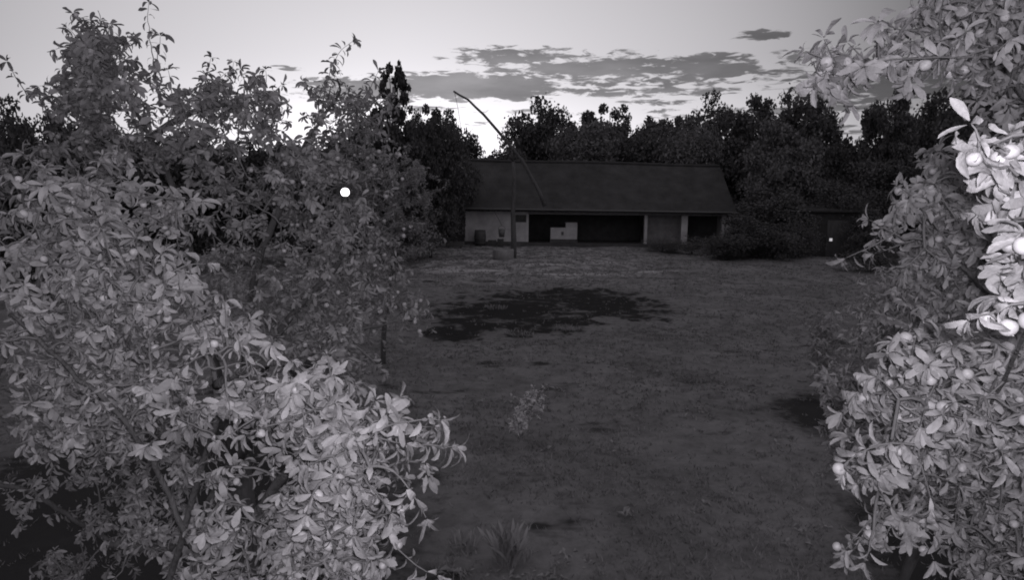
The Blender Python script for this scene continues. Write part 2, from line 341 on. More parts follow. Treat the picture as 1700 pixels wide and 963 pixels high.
def in_patch(x, y, grow=1.0):
    r = np.zeros(len(x), bool)
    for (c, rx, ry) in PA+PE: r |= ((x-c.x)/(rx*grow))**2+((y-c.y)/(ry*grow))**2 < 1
    return r
def grass(n):
    y = 5+42*rng.random(n)**1.25; x = (rng.random(n)-.5)*2*(2.0+y*.62)
    fld = np.sin(x*1.1+np.sin(y*.8)*2)+np.sin(y*1.3+np.cos(x*.9)*2)+rng.normal(0, .8, n)
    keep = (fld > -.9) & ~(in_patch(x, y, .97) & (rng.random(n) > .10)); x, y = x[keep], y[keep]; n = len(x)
    P = []; F = []; k = 5
    z = ground_z(x, y)
    px = np.repeat(x, k)+rng.normal(0, .035, n*k); py = np.repeat(y, k)+rng.normal(0, .035, n*k)
    h = (.025+.045*rng.random(n*k))*np.repeat(.7+.6*rng.random(n), k); a = rng.random(n*k)*2*math.pi; lean = .3+.9*rng.random(n*k)
    B = np.stack([px, py, np.repeat(z, k)-.01], 1); D = np.stack([np.cos(a)*lean, np.sin(a)*lean, np.ones(n*k)], 1)*h[:, None]
    a2 = rng.random(n*k)*6.28; S = np.stack([np.cos(a2), np.sin(a2), 0*a2], 1)*(.006+.0006*py)[:, None]
    V = np.stack([B-S, B+S, B+D], 1).reshape(-1, 3)
    o = link_mesh('grass', np_mesh('grass', V, np.arange(n*k*3).reshape(-1, 3)), MT['grass'])
    tag(o, 'short rough grass covering the open lawn', 'grass', None, 'stuff')
grass(52000)

# ------------------------------------------------------------------ farmhouse
YF = gnd(860, 408).y                      # front wall
fh = empty('farm_building', (0, 0, 0), 'long low farm building with dark tiled roof and open porch behind the lawn', 'building')
def fx(px): return onY(px, 380, YF).x
def fz(py, px=900, Y=YF): return onY(px, py, Y).z
x_l, x_r = fx(773), fx(1214)
eave_z = fz(346.5, 850, YF-.7); base_z = fz(401, 850)
zt = fz(351, 850)                          # wall top
DP = 3.2                                   # porch depth
ridge_y = YF+3.7; ridge_z = onY(850, 267, ridge_y).z
back_y = YF+7.4
z_e = eave_z; slope = (ridge_z-z_e)/(ridge_y-(YF-.7))
# walls
def wall(x0, x1, y0, y1, z0, z1, m='plaster', name='wall'): return MB().box(x0, x1, y0, y1, z0, z1).build(name, MT[m], fh)
xa, xb, xc, xd = fx(877), fx(1068), fx(1137), fx(1200)
wx0, wx1, wz0, wz1 = fx(849), fx(874), fz(369, 860), fz(356.5, 860)
m = MB(); T = .35
m.box(x_l, wx0, YF, YF+T, base_z, zt); m.box(wx1, xa, YF, YF+T, base_z, zt); m.box(wx0, wx1, YF, YF+T, base_z, wz0); m.box(wx0, wx1, YF, YF+T, wz1, zt)
m.build('wall', MT['plaster'], fh)
wall(x_l, x_l+.35, YF+T, back_y, 0, zt); wall(xa-.35, xa, YF+T, YF+DP, 0, zt); wall(x_l+.35, x_r-.35, back_y-.35, back_y, 0, zt)
wall(x_r-.35, x_r, YF+1.2, back_y, 0, zt)
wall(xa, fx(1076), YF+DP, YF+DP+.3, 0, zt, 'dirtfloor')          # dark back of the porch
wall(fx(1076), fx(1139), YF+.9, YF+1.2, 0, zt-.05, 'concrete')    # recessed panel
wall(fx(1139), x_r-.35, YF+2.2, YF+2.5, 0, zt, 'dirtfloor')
w = empty('window', (0, 0, 0), None, None); w.parent = fh
fr = MB(); fw = .07
for a in ((wx0, wx1, wz1-fw, wz1), (wx0, wx1, wz0, wz0+fw)): fr.box(a[0], a[1], YF+.06, YF+.12, a[2], a[3])
for a in (wx0, wx1-fw, (wx0+wx1)/2-fw/2): fr.box(a, a+fw, YF+.055, YF+.125, wz0+fw, wz1-fw)
C.objects.unlink(w); bpy.data.objects.remove(w)
w = fr.build('window', MT['wood_dark'], fh); MB().box(wx0, wx1, YF+.14, YF+.16, wz0, wz1).build('pane', MT['glass'], w)
# plinths
MB().box(x_l-.05, xa+.03, YF-.06, YF+T, 0, base_z-.003).build('plinth', MT['plinth'], fh)
MB().box(xa+.03, x_r, YF-.06, YF+DP, 0, .22).build('porch_floor', MT['dirtfloor'], fh)
# roof
def roof():
    x0, x1 = x_l-.12, x_r+.10; y0, y1 = YF-.7, back_y+.7; t = .12
    sag = .22
    n = 24; V = []; 
    for i in range(n+1):
        u = i/n; x = x0+(x1-x0)*u; dz = -sag*u-.03*math.sin(u*9)
        dz2 = dz*.4
        xr_ = x if u < .98 else x-.35*0
        V += [(x, y0, z_e+dz2), (xr_, ridge_y, ridge_z+dz), (x, y1, z_e+dz2), (x, y0, z_e-t+dz2), (xr_, ridge_y, ridge_z-t+dz), (x, y1, z_e-t+dz2)]
    Fc = []
    for i in range(n):
        a, b = i*6, i*6+6
        Fc += [(a, b, b+1, a+1), (a+1, b+1, b+2, a+2), (a+3, a+4, b+4, b+3), (a+4, a+5, b+5, b+4), (a, a+3, b+3, b), (a+2, b+2, b+5, a+5)]
    Fc += [(0, 1, 4, 3), (1, 2, 5, 4)]; e = n*6; Fc += [(e, e+3, e+4, e+1), (e+1, e+4, e+5, e+2)]
    r = MB().add(V, Fc).build('roof', MT['roof'], fh)
    MB().tube([(x0+(x1-x0)*u, ridge_y, ridge_z+.03-sag*u-.03*math.sin(u*9)) for u in np.linspace(0, 1, 12)], .11, 8).build('ridge_cap', MT['roof'], r)
    # pale bargeboard on the left gable
    d = .03
    vs = []
    for (y, z) in ((y0-.02, z_e), (ridge_y, ridge_z+.02)):
        vs += [(x0-d-.03, y, z+.05), (x0-.004, y, z+.05), (x0-.004, y, z-.16), (x0-d-.03, y, z-.16)]
    MB().add(vs, [(0, 1, 2, 3), (7, 6, 5, 4), (0, 4, 5, 1), (1, 5, 6, 2), (2, 6, 7, 3), (3, 7, 4, 0)]).build('bargeboard', MT['wood_pale'], r)
    # gable triangles
    for xx in (x_l, x_r-.35):
        MB().add([(xx, YF-.2, zt), (xx, back_y, zt), (xx, ridge_y, ridge_z-.35), (xx+.3, YF-.2, zt), (xx+.3, back_y, zt), (xx+.3, ridge_y, ridge_z-.35)],
                 [(0, 2, 1), (3, 4, 5), (0, 3, 5, 2), (1, 2, 5, 4), (0, 1, 4, 3)]).build('gable', MT['wood_dark'], fh)
    # gutter along the eave
    MB().tube([(x0, y0-.06, z_e-.02), (x1, y0-.06, z_e-.02-sag*.4)], .06, 8).build('gutter', MT['metal'], r)
roof()
bm_top = zt+.02
MB().box(xa, x_r-.36, YF-.05, YF+.2, zt-.17, bm_top).build('porch_beam', MT['wood_pale' if 0 else 'concrete'], fh)
for (px, wd, zb) in ((1072, .2, .22), (1136, .42, .22), (1200, .16, .22)):
    xx = fx(px); MB().box(xx-wd/2, xx+wd/2, YF-.03, YF+.2, zb, zt-.175).build('pillar', MT['plaster'], fh)
# corner pilaster of the left block
MB().box(x_l-.02, x_l+.16, YF-.03, YF-.002, base_z, zt-.1).build('corner_trim', MT['plaster_white'], fh)
MB().box(xa-.14, xa+.02, YF-.03, YF-.002, base_z, zt-.1).build('corner_trim', MT['plaster_white'], fh)
# faint shutter outline board
MB().box(fx(812), fx(826), YF-.02, YF-.002, fz(368), fz(356)).build('shutter', MT['plaster'], fh)
# stepped white oven in the porch
sy = YF+.5
m = MB(); z0 = .22; ox0, ox1, oxm = onY(914, 390, sy).x, onY(958, 390, sy).x, onY(939, 390, sy).x
zlo, zhi, zb2 = onY(930, 378, sy).z, onY(945, 369.5, sy).z, onY(930, 397, sy).z
ov = empty('masonry_oven', ((ox0+ox1)/2, sy, 0), 'white stepped masonry block standing in the dark open porch', 'oven')
ovx = (ox0+ox1)/2
MB().box(ox0-ovx, oxm-ovx, 0, 1.0, zb2, zlo).box(oxm+.001-ovx, ox1-ovx, 0, 1.0, zb2, zhi).build('oven_body', MT['plaster_white'], ov)
MB().box(ox0-ovx-.04, ox1-ovx+.04, -.05, 1.05, z0+.001, zb2-.002).build('oven_base', MT['plinth'], ov)
MB().box(oxm-ovx-.3, oxm-ovx-.14, -.02, -.002, (zb2+zlo)/2-.12, (zb2+zlo)/2+.12).build('oven_door', MT['metal'], ov)

# things by the front wall
def barrel(x, y, r, h, label):
    t = empty('barrel', (x, y, float(ground_z(np.array([x]), np.array([y]))[0])), label, 'barrel')
    MB().lathe([(0, 0), (r*.85, 0), (r, h*.5), (r*.88, h), (r*.82, h), (r*.8, h-.04), (0, h-.04)], 20).build('staves', MT['wood_dark'], t, True)
    for zz in (.2, .5, .8): MB().lathe([(r*(.86+.14*(1-abs(zz-.5)*2))+.004, h*zz-.025), (r*(.86+.14*(1-abs(zz-.5)*2))+.014, h*zz), (r*(.86+.14*(1-abs(zz-.5)*2))+.004, h*zz+.025)], 20).build('hoop', MT['metal'], t, True)
YB = YF-.75
barrel(onY(797, 405, YB).x, YB, .40, 1.05, 'dark wooden barrel against the left end of the plaster wall')
def crate(px, y, w_, h_, d_, label):
    x = onY(px, 405, y).x
    t = empty('wooden_crate', (x, y, .01), label, 'crate', 'crates along the farm wall')
    m = MB()
    k = 4
    for i in range(k):
        z0 = i*h_/k+.01
        m.box(-w_/2, w_/2, -d_/2, -d_/2+.02, z0, z0+h_/k-.025); m.box(-w_/2, w_/2, d_/2-.02, d_/2, z0, z0+h_/k-.025)
        m.box(-w_/2, -w_/2+.02, -d_/2+.021, d_/2-.021, z0, z0+h_/k-.025); m.box(w_/2-.02, w_/2, -d_/2+.021, d_/2-.021, z0, z0+h_/k-.025)
    m.build('slats', MT['wood_dark'], t)
    p = MB()
    for sx in (-1, 1):
        for sy_ in (-1, 1): p.box(sx*(w_/2-.06)-.022, sx*(w_/2-.06)+.022, sy_*(d_/2-.045)-.022, sy_*(d_/2-.045)+.022, 0, h_)
    p.box(-w_/2+.025, w_/2-.025, -d_/2+.07, d_/2-.07, 0.0, .012)
    p.build('crate_frame', MT['wood_dark'], t)
crate(817, YB, .55, .42, .4, 'dark slatted crate beside the barrel under the plaster wall')
crate(831, YB-.05, .42, .5, .4, 'taller dark slatted crate right of the barrel and lower crate')
# bench-like trough in the yard left of the house
tr_p = gnd(755, 412)
t = empty('water_trough', (tr_p.x, tr_p.y, .0), 'small dark trough on the ground left of the farm building', 'trough')
MB().box(-.5, .5, -.22, .22, .12, .17).box(-.5, .5, -.25, -.2, .17, .42).box(-.5, .5, .2, .25, .17, .42).box(-.55, -.5, -.25, .25, .12, .42).box(.5, .55, -.25, .25, .12, .42).build('basin', MT['metal'], t)
for sx in (-.4, .4): MB().box(sx-.04, sx+.04, -.18, .18, 0, .118).build('leg', MT['wood_dark'], t)

# lean-to left of the house
lt_y = YF+1.0; lx0, lx1 = onY(712, 400, lt_y).x, onY(766, 400, lt_y).x
lt = empty('lean_to_shed', ((lx0+lx1)/2, lt_y, 0), 'dark open lean-to shed on thin posts left of the farm building', 'shed')
lw = (lx1-lx0)/2; lh = onY(740, 325, lt_y).z
MB().add([(-lw, -.3, lh-.1), (lw, -.3, lh-.1), (lw, 3, lh+.6), (-lw, 3, lh+.6), (-lw, -.3, lh-.02), (lw, -.3, lh-.02), (lw, 3, lh+.68), (-lw, 3, lh+.68)],
         [(0, 3, 2, 1), (4, 5, 6, 7), (0, 1, 5, 4), (1, 2, 6, 5), (2, 3, 7, 6), (3, 0, 4, 7)]).build('roof', MT['roof'], lt)
for xx in (-lw+.1, -lw*.45, lw*.25): MB().box(xx-.05, xx+.05, -.2, -.1, 0, lh-.1).build('post', MT['concrete'], lt)
MB().box(-lw, lw, 2.8, 2.9, 0, lh+.5).build('back_wall', MT['wood_dark'], lt)

# dark shed on the right with its small lamp
ds_y = 41.0; dx0, dx1 = onY(1326, 400, ds_y).x, onY(1440, 400, ds_y).x
ds = empty('dark_shed', ((dx0+dx1)/2, ds_y, 0), 'dark wooden shed under the trees right of the farm building', 'shed')
dw = (dx1-dx0)/2; dh = onY(1380, 352, ds_y).z
MB().box(-dw, dw, 0, 3, 0, dh).build('wall', MT['far_bark'], ds)
MB().add([(-dw-.2, -.3, dh+.003), (dw+.2, -.3, dh+.003), (dw+.2, 3.3, dh+.35), (-dw-.2, 3.3, dh+.35), (-dw-.2, -.3, dh+.09), (dw+.2, -.3, dh+.09), (dw+.2, 3.3, dh+.44), (-dw-.2, 3.3, dh+.44)],
         [(0, 3, 2, 1), (4, 5, 6, 7), (0, 1, 5, 4), (1, 2, 6, 5), (2, 3, 7, 6), (3, 0, 4, 7)]).build('roof', MT['far_bark'], ds)
MB().box(-dw*.2, dw*.45, -.03, -.003, .05, dh*.82).build('door', MT['wood_dark'], ds)
lp = onY(1380, 398, ds_y-.2)
sl = empty('small_lamp', (lp.x, ds_y-.04, lp.z), 'tiny lit square lamp on the front of the dark shed', 'lamp')
MB().box(-.11, .11, -.10, -.01, -.11, .11).build('housing', MT['metal'], sl)
MB().box(-.085, .085, -.112, -.102, -.085, .085).build('lens', MT['glow_dim'], sl)

# ------------------------------------------------------------------ well with its sweep
wp = gnd(852, 431); wY = wp.y
ws = empty('well_sweep', (wp.x, wY, 0), 'tall wooden well sweep with long slanting beam on a forked post', 'well sweep')
def loc(p): return Vector(p)-Vector((wp.x, wY, 0))
tp = onY(852, 252, wY)
post = [onY(852, 434, wY), onY(853, 400, wY), onY(851.5, 350, wY), onY(854, 300, wY), onY(852, 268, wY)]
MB().tube([loc(p) for p in post], [.17, .15, .12, .10, .09], 10).tube([loc(onY(852, 269, wY)), loc(onY(850, 256, wY)+Vector((0, -.14, 0))), loc(onY(849.5, 246, wY)+Vector((0, -.16, 0)))], [.07, .05, .04], 8)\
    .tube([loc(onY(852, 269, wY)), loc(onY(853, 256, wY)+Vector((0, .14, 0))), loc(onY(853.5, 243, wY)+Vector((0, .16, 0)))], [.07, .05, .04], 8).build('post', MT['bark'], ws, True)
bpts = [(753, 151), (762, 157), (777, 165), (790, 178), (803, 190), (828, 219), (851, 247), (868, 268), (880, 290), (895, 318), (905, 342)]
nb = len(bpts)
MB().tube([loc(onY(a, b, wY)) for a, b in bpts], [.05, .055, .06, .065, .07, .08, .09, .095, .10, .11, .13], 8).build('beam', MT['bark'], ws, True)
MB().tube([loc(onY(851, 248, wY)+Vector((0, -.24, 0))), loc(onY(851, 248, wY)+Vector((0, .24, 0)))], .025, 8).build('pivot_pin', MT['metal'], ws)
rp = [(755, 154), (760, 178), (768, 228), (787, 266), (800, 300), (812, 328), (820, 350), (828, 364), (833, 374)]
MB().tube([loc(onY(a, b, wY-.3)) for a, b in rp], .011, 6).build('hanging_rod', MT['rope'], ws)
bp = onY(833, 374, wY-.3)
bk = empty('well_bucket', (bp.x, bp.y, bp.z-.62), 'dark bucket hanging from the end of the well rod', 'bucket')
MB().lathe([(0, 0), (.14, 0), (.19, .42), (.175, .42), (.13, .02), (0, .02)], 18).build('pail', MT['metal'], bk, True)
MB().tube([(.185*math.cos(a), 0, .40+.20*math.sin(a)) for a in np.linspace(0, math.pi, 9)], .011, 6).build('handle', MT['metal'], bk)
# well curb: concrete ring
wc = onY(836, 428, wY-.5)
cb = empty('well_curb', (wc.x, wY-.5, 0), 'low concrete well ring at the foot of the sweep post', 'well')
MB().lathe([(.52, 0), (.55, .02), (.55, .55), (.53, .6), (.44, .6), (.42, .57), (.42, 0)], 28).build('ring', MT['concrete'], cb, True)
MB().lathe([(0, .30), (.419, .30)], 28).build('water', MT['glass'], cb)

# overhead cable, from the left pole to the building
ca = at(560, 250, 26); cbp = Vector((x_l-.1, ridge_y-1.5, ridge_z-.6))
cp = [ca.lerp(cbp, u)-Vector((0, 0, .45*4*u*(1-u))) for u in np.linspace(0, 1, 16)]
tag(MB().tube(cp, .012, 5).build('overhead_cable', MT['rope']), 'thin overhead cable running to the left gable of the farm building', 'cable')
pb = Vector((ca.x, ca.y, 0))
pl = empty('utility_pole', pb, 'wooden pole carrying the overhead cable, behind the near foliage', 'pole')
MB().tube([(0, 0, 0), (0.02, 0, ca.z*.5), (0, 0, ca.z+.25)], [.12, .1, .08], 10).build('shaft', MT['wood_dark'], pl, True)
MB().box(-.5, .5, -.05, .05, ca.z-.02, ca.z+.08).build('crossarm', MT['wood_dark'], pl)

# bright globe lamp, seen between the leaves at left
gl_d = 12.0; gp = at(573, 319, gl_d)
gl = empty('garden_lamp', (gp.x, gp.y, 0), 'bright round globe lamp glowing between the leaves at left', 'lamp')
MB().tube([(0, 0, 0), (0, 0, .3), (0, 0, gp.z-.10)], [.05, .035, .03], 10).build('pole', MT['metal'], gl, True)
MB().lathe([(.03, -.10), (.045, -.09), (.045, -.066)], 16, (0, 0, gp.z)).build('collar', MT['metal'], gl)
MB().lathe([(.075*math.sin(a), -.075*math.cos(a)) for a in np.linspace(0.001, math.pi-.001, 14)], 24, (0, 0, gp.z)).build('globe', MT['glow'], gl, True)

# ------------------------------------------------------------------ distant trees
def tree_meshes(seed, nl, shape):
    """unit tree: height 1, crown about 1 wide; returns trunk and crown meshes"""
    r = np.random.default_rng(seed)
    if shape == 'round': cz, rz, rx, ncl, cs, z0 = .52, .45, .44, 95, .072, .1
    elif shape == 'airy': cz, rz, rx, ncl, cs, z0 = .55, .46, .46, 120, .05, .12
    elif shape == 'spire': cz, rz, rx, ncl, cs, z0 = .53, .45, .42, 95, .042, .1
    elif shape == 'bush': cz, rz, rx, ncl, cs, z0 = .47, .46, .5, 40, .12, .03
    cen = []
    while shape == 'spire' and len(cen) < ncl:
        z = .10+.88*r.random()**.85; a = r.random()*6.283; q = .45*(1.03-z)**.6*r.random()**.5
        cen.append(np.array([q*math.cos(a), q*math.sin(a), z]))
    while len(cen) < ncl:
        v = r.normal(size=3); v /= np.linalg.norm(v); q = r.random()**.5
        p = np.array([v[0]*rx*q, v[1]*rx*q, cz+v[2]*rz*q])
        if p[2] > cz+rz*.86: continue
        p[2] += .03*math.sin(5*math.atan2(p[1], p[0])+seed)*(abs(v[2]))
        cen.append(p)
    cen = np.array(cen); rad = cs*1.4*(.45+1.0*r.random(ncl)**1.5)
    if shape == 'spire': rad *= (1.3-cen[:, 2])
    wgt = rad**2; wgt /= wgt.sum(); idx = r.choice(ncl, nl, p=wgt)
    v = unit(r.normal(size=(nl, 3))); q = r.random(nl)**.4
    P = cen[idx]+v*(rad[idx]*q*(1+.14*r.normal(size=nl)))[:, None]*np.array([1.2, 1.2, .85])
    P[:, 2] = np.maximum(P[:, 2], z0*.5)
    s = .0125*(.6+.8*r.random(nl)); A = unit(r.normal(size=(nl, 3))); B = unit(np.cross(A, r.normal(size=(nl, 3))))
    V, F = quads_np(P, A*s[:, None]*1.2, B*s[:, None])
    cm = np_mesh('crown', V, F)
    t = MB(); t.tube([(0, 0, -.01), (.005, 0, .15), (-.01, .01, .4), (.01, 0, .68)], [.022, .018, .012, .005], 8)
    for i in range(0, ncl, 2):
        h = min(max(cen[i][2]*.55, .12), .62); a = Vector((0, 0, h)); b = Vector(cen[i]); mid = a.lerp(b, .5)+Vector((0, 0, .02))
        t.tube([a, mid, b], [.008, .005, .002], 5)
    tm = bpy.data.meshes.new('trunk'); tm.from_pydata(t.v, [], t.f); tm.update()
    return tm, cm
MESH = {}
def variant(shape, seed, nl, matn):
    k = (shape, seed, matn)
    if k not in MESH:
        tm, cm = tree_meshes(seed, nl, shape); tm.materials.append(MT['far_bark']); cm.materials.append(MT[matn]); MESH[k] = (tm, cm)
    return MESH[k]
def far_tree(px, topy, dist, wpx, shape, seed, matn, label, name='tree', cat='tree', group=None, nl=20000, rot=None, basez=-.05):
    p = onY(px, 400, dist); x = p.x; top = onY(px, topy, dist).z
    wid = wpx/F0*dist
    e = empty(name, (x, dist, basez), label, cat, group)
    tm, cm = variant(shape, seed, nl, matn)
    for nm, me in (('trunk', tm), ('crown', cm)):
        o = bpy.data.objects.new(nm, me); C.objects.link(o); o.parent = e; o.scale = (wid, wid, (top-basez)/.965)
        o.rotation_euler = (0, 0, rot if rot is not None else seed*1.7+px*.01)
    return e
G1 = 'trees behind the farm building'; G2 = 'dark trees on the right side of the yard'; G3 = 'trees behind the near foliage at left'
FT = [
 # px, top y, dist, width px, shape, seed, material, label, group
 (657, 110, 34, 165, 'spire', 3, 'dark_leaf', 'tall narrow dark tree with pointed top left of the well sweep tip', G3),
 (620, 190, 36, 150, 'round', 1, 'dark_leaf', 'dark round tree at the foot of the tall narrow tree on its left', G3),
 (715, 186, 38, 130, 'round', 2, 'dark_leaf', 'dark round tree between the tall narrow tree and the left gable', G3),
 (752, 196, 60, 110, 'round', 4, 'far_leaf', 'low distant tree just under the tip of the well sweep', G1),
 (800, 228, 62, 80, 'bush', 5, 'far_leaf', 'low rounded tree above the left end of the roof ridge', G1),
 (892, 163, 64, 145, 'round', 6, 'far_leaf', 'dark full tree right of the slanting well beam', G1),
 (965, 192, 57, 160, 'round', 7, 'pale_leaf', 'paler broad tree just behind the middle of the ridge', G1),
 (1005, 176, 66, 140, 'airy', 8, 'far_leaf', 'gappy dark tree showing specks of sky above mid roof', G1),
 (1085, 196, 66, 130, 'airy', 9, 'far_leaf', 'low gappy tree in the dip of the skyline right of mid roof', G1),
 (1170, 156, 62, 165, 'round', 10, 'far_leaf', 'broad tall tree above the right end of the roof', G1),
 (1140, 208, 58, 130, 'bush', 11, 'pale_leaf', 'paler low tree close behind the right half of the roof', G1),
 (1285, 200, 47, 150, 'round', 12, 'pale_leaf', 'greyish full tree hiding the right end of the farm building roof', G2),
 (1320, 145, 56, 160, 'round', 6, 'far_leaf', 'tall lobed tree left of the deepest gap in the right skyline', G2),
 (1375, 235, 52, 120, 'round', 1, 'dark_leaf', 'dark tree below the bright gap in the right skyline', G2),
 (1455, 150, 50, 130, 'airy', 13, 'far_leaf', 'open lacy tree right of the bright skyline gap', G2),
 (1450, 262, 46, 170, 'round', 4, 'dark_leaf', 'low black tree under the open lacy tree', G2),
 (1560, 138, 52, 160, 'round', 2, 'far_leaf', 'tall dark tree at right behind the near fruit branches', G2),
 (1640, 128, 54, 130, 'round', 7, 'far_leaf', 'tallest dark tree at the far right edge', G2),
 (1225, 170, 60, 150, 'round', 7, 'far_leaf', 'dark tree filling the dip between the broad tall tree and the tall lobed tree', G2),
 (1050, 212, 60, 170, 'bush', 11, 'far_leaf', 'wide low tree closing the gaps above the middle of the ridge', G1),
 (820, 240, 56, 120, 'bush', 21, 'dark_leaf', 'low dark bushy tree crossed by the slanting well beam', G1),
 (925, 205, 70, 130, 'airy', 9, 'far_leaf', 'thin tree far back between the full tree and the paler broad tree', G1),
 (1115, 196, 72, 110, 'airy', 8, 'far_leaf', 'thin tree far back just left of the broad tall tree', G1),
 (1265, 166, 68, 130, 'airy', 13, 'far_leaf', 'thin tree far back just left of the tall lobed tree', G2),
 (1510, 175, 60, 110, 'airy', 9, 'far_leaf', 'thin tree between the open lacy tree and the tall dark tree at right', G2),
 (700, 175, 52, 110, 'airy', 8, 'dark_leaf', 'ragged dark tree just right of the tall narrow tree', G3),
 (742, 186, 46, 115, 'round', 10, 'dark_leaf', 'dark tree filling the corner left of the roof ridge end', G3),
 (75, 175, 21, 170, 'round', 2, 'dark_leaf', 'dark tree nearest the left edge, its top just under the lone leaning shoot', G3),
 (1590, 250, 44, 200, 'round', 12, 'dark_leaf', 'broad black tree low at right behind the near fruit tree', G2),
 (1290, 300, 44, 170, 'bush', 5, 'far_leaf', 'wide low dark tree right of the farm building', G2),
 (1400, 300, 43.5, 130, 'bush', 11, 'dark_leaf', 'low black tree standing behind the dark shed', G2),
 (30, 168, 24, 190, 'round', 10, 'dark_leaf', 'dark tree at the far left edge beyond the fruit trees', G3),
 (150, 190, 27, 210, 'round', 6, 'dark_leaf', 'dark tree second from the left edge beyond the fruit trees', G3),
 (300, 215, 30, 230, 'round', 1, 'dark_leaf', 'dark tree behind the crown of the taller left fruit tree', G3),
 (430, 225, 33, 200, 'round', 2, 'dark_leaf', 'dark low tree behind the sky gap in the left foliage', G3),
 (545, 232, 36, 170, 'bush', 5, 'dark_leaf', 'dark low tree behind the right edge of the left foliage', G3),
 (690, 300, 44, 130, 'bush', 11, 'dark_leaf', 'dark bushy tree behind the lean-to shed', G3),
]
for (px, ty, d, wp_, sh, sd_, mt, lb, gr) in FT: far_tree(px, ty, d, wp_, sh, sd_, mt, lb, group=gr)
# shrubs in the yard
SH = [
 (1250, 350, 39, 130, 'bush', 21, 'dark_leaf', 'large black shrub in front of the right end of the porch'),
 (1205, 385, 38, 80, 'bush', 22, 'dark_leaf', 'lower black shrub left of the largest shrub by the porch'),
 (1285, 380, 38.5, 80, 'bush', 23, 'dark_leaf', 'black shrub between the largest shrub and the dark shed'),
 (1150, 388, 42, 80, 'bush', 21, 'far_leaf', 'thin grey shrub in front of the recessed wall of the porch'),
 (1100, 394, 43, 60, 'bush', 22, 'far_leaf', 'small grey shrub beside the thin porch pillar'),
 (1330, 372, 39.5, 60, 'bush', 22, 'dark_leaf', 'tall black shrub against the left corner of the dark shed'),
 (1445, 376, 39, 80, 'bush', 21, 'dark_leaf', 'black shrub covering the right end of the dark shed'),
 (1330, 352, 39.8, 60, 'bush', 23, 'dark_leaf', 'taller black shrub hiding the shed roof corner'),
 (1440, 350, 40, 80, 'bush', 22, 'dark_leaf', 'taller black shrub hiding the right end of the shed roof'),
 (1460, 410, 33, 120, 'bush', 23, 'dark_leaf', 'dark shrub low on the right lawn edge'),
 (690, 372, 36, 95, 'bush', 22, 'pale_leaf', 'grey shrub left of the sandy track'),
]
for (px, ty, d, wp_, sh, sd_, mt, lb) in SH: far_tree(px, ty, d, wp_, sh, sd_, mt, lb, name='shrub', cat='shrub', group='shrubs round the yard', nl=5000)
# far wood closing the horizon
def far_woods():
    n = 60000; x = (rng.random(n)-.5)*260; y = 84+14*rng.random(n)
    h = 8.8+1.0*np.sin(x*.23)+.8*np.sin(x*.61+1)+.5*np.sin(x*1.3)
    z = h*rng.random(n)**.55; A = unit(rng.normal(size=(n, 3)))*.45; B = unit(np.cross(A, rng.normal(size=(n, 3))))*.38
    V, F = quads_np(np.stack([x, y, z], 1), A, B)
    tag(link_mesh('far_woods', np_mesh('far_woods', V, F), MT['far_leaf']), 'dark distant wood closing the horizon behind all the trees', 'woods', None, 'stuff')
far_woods()

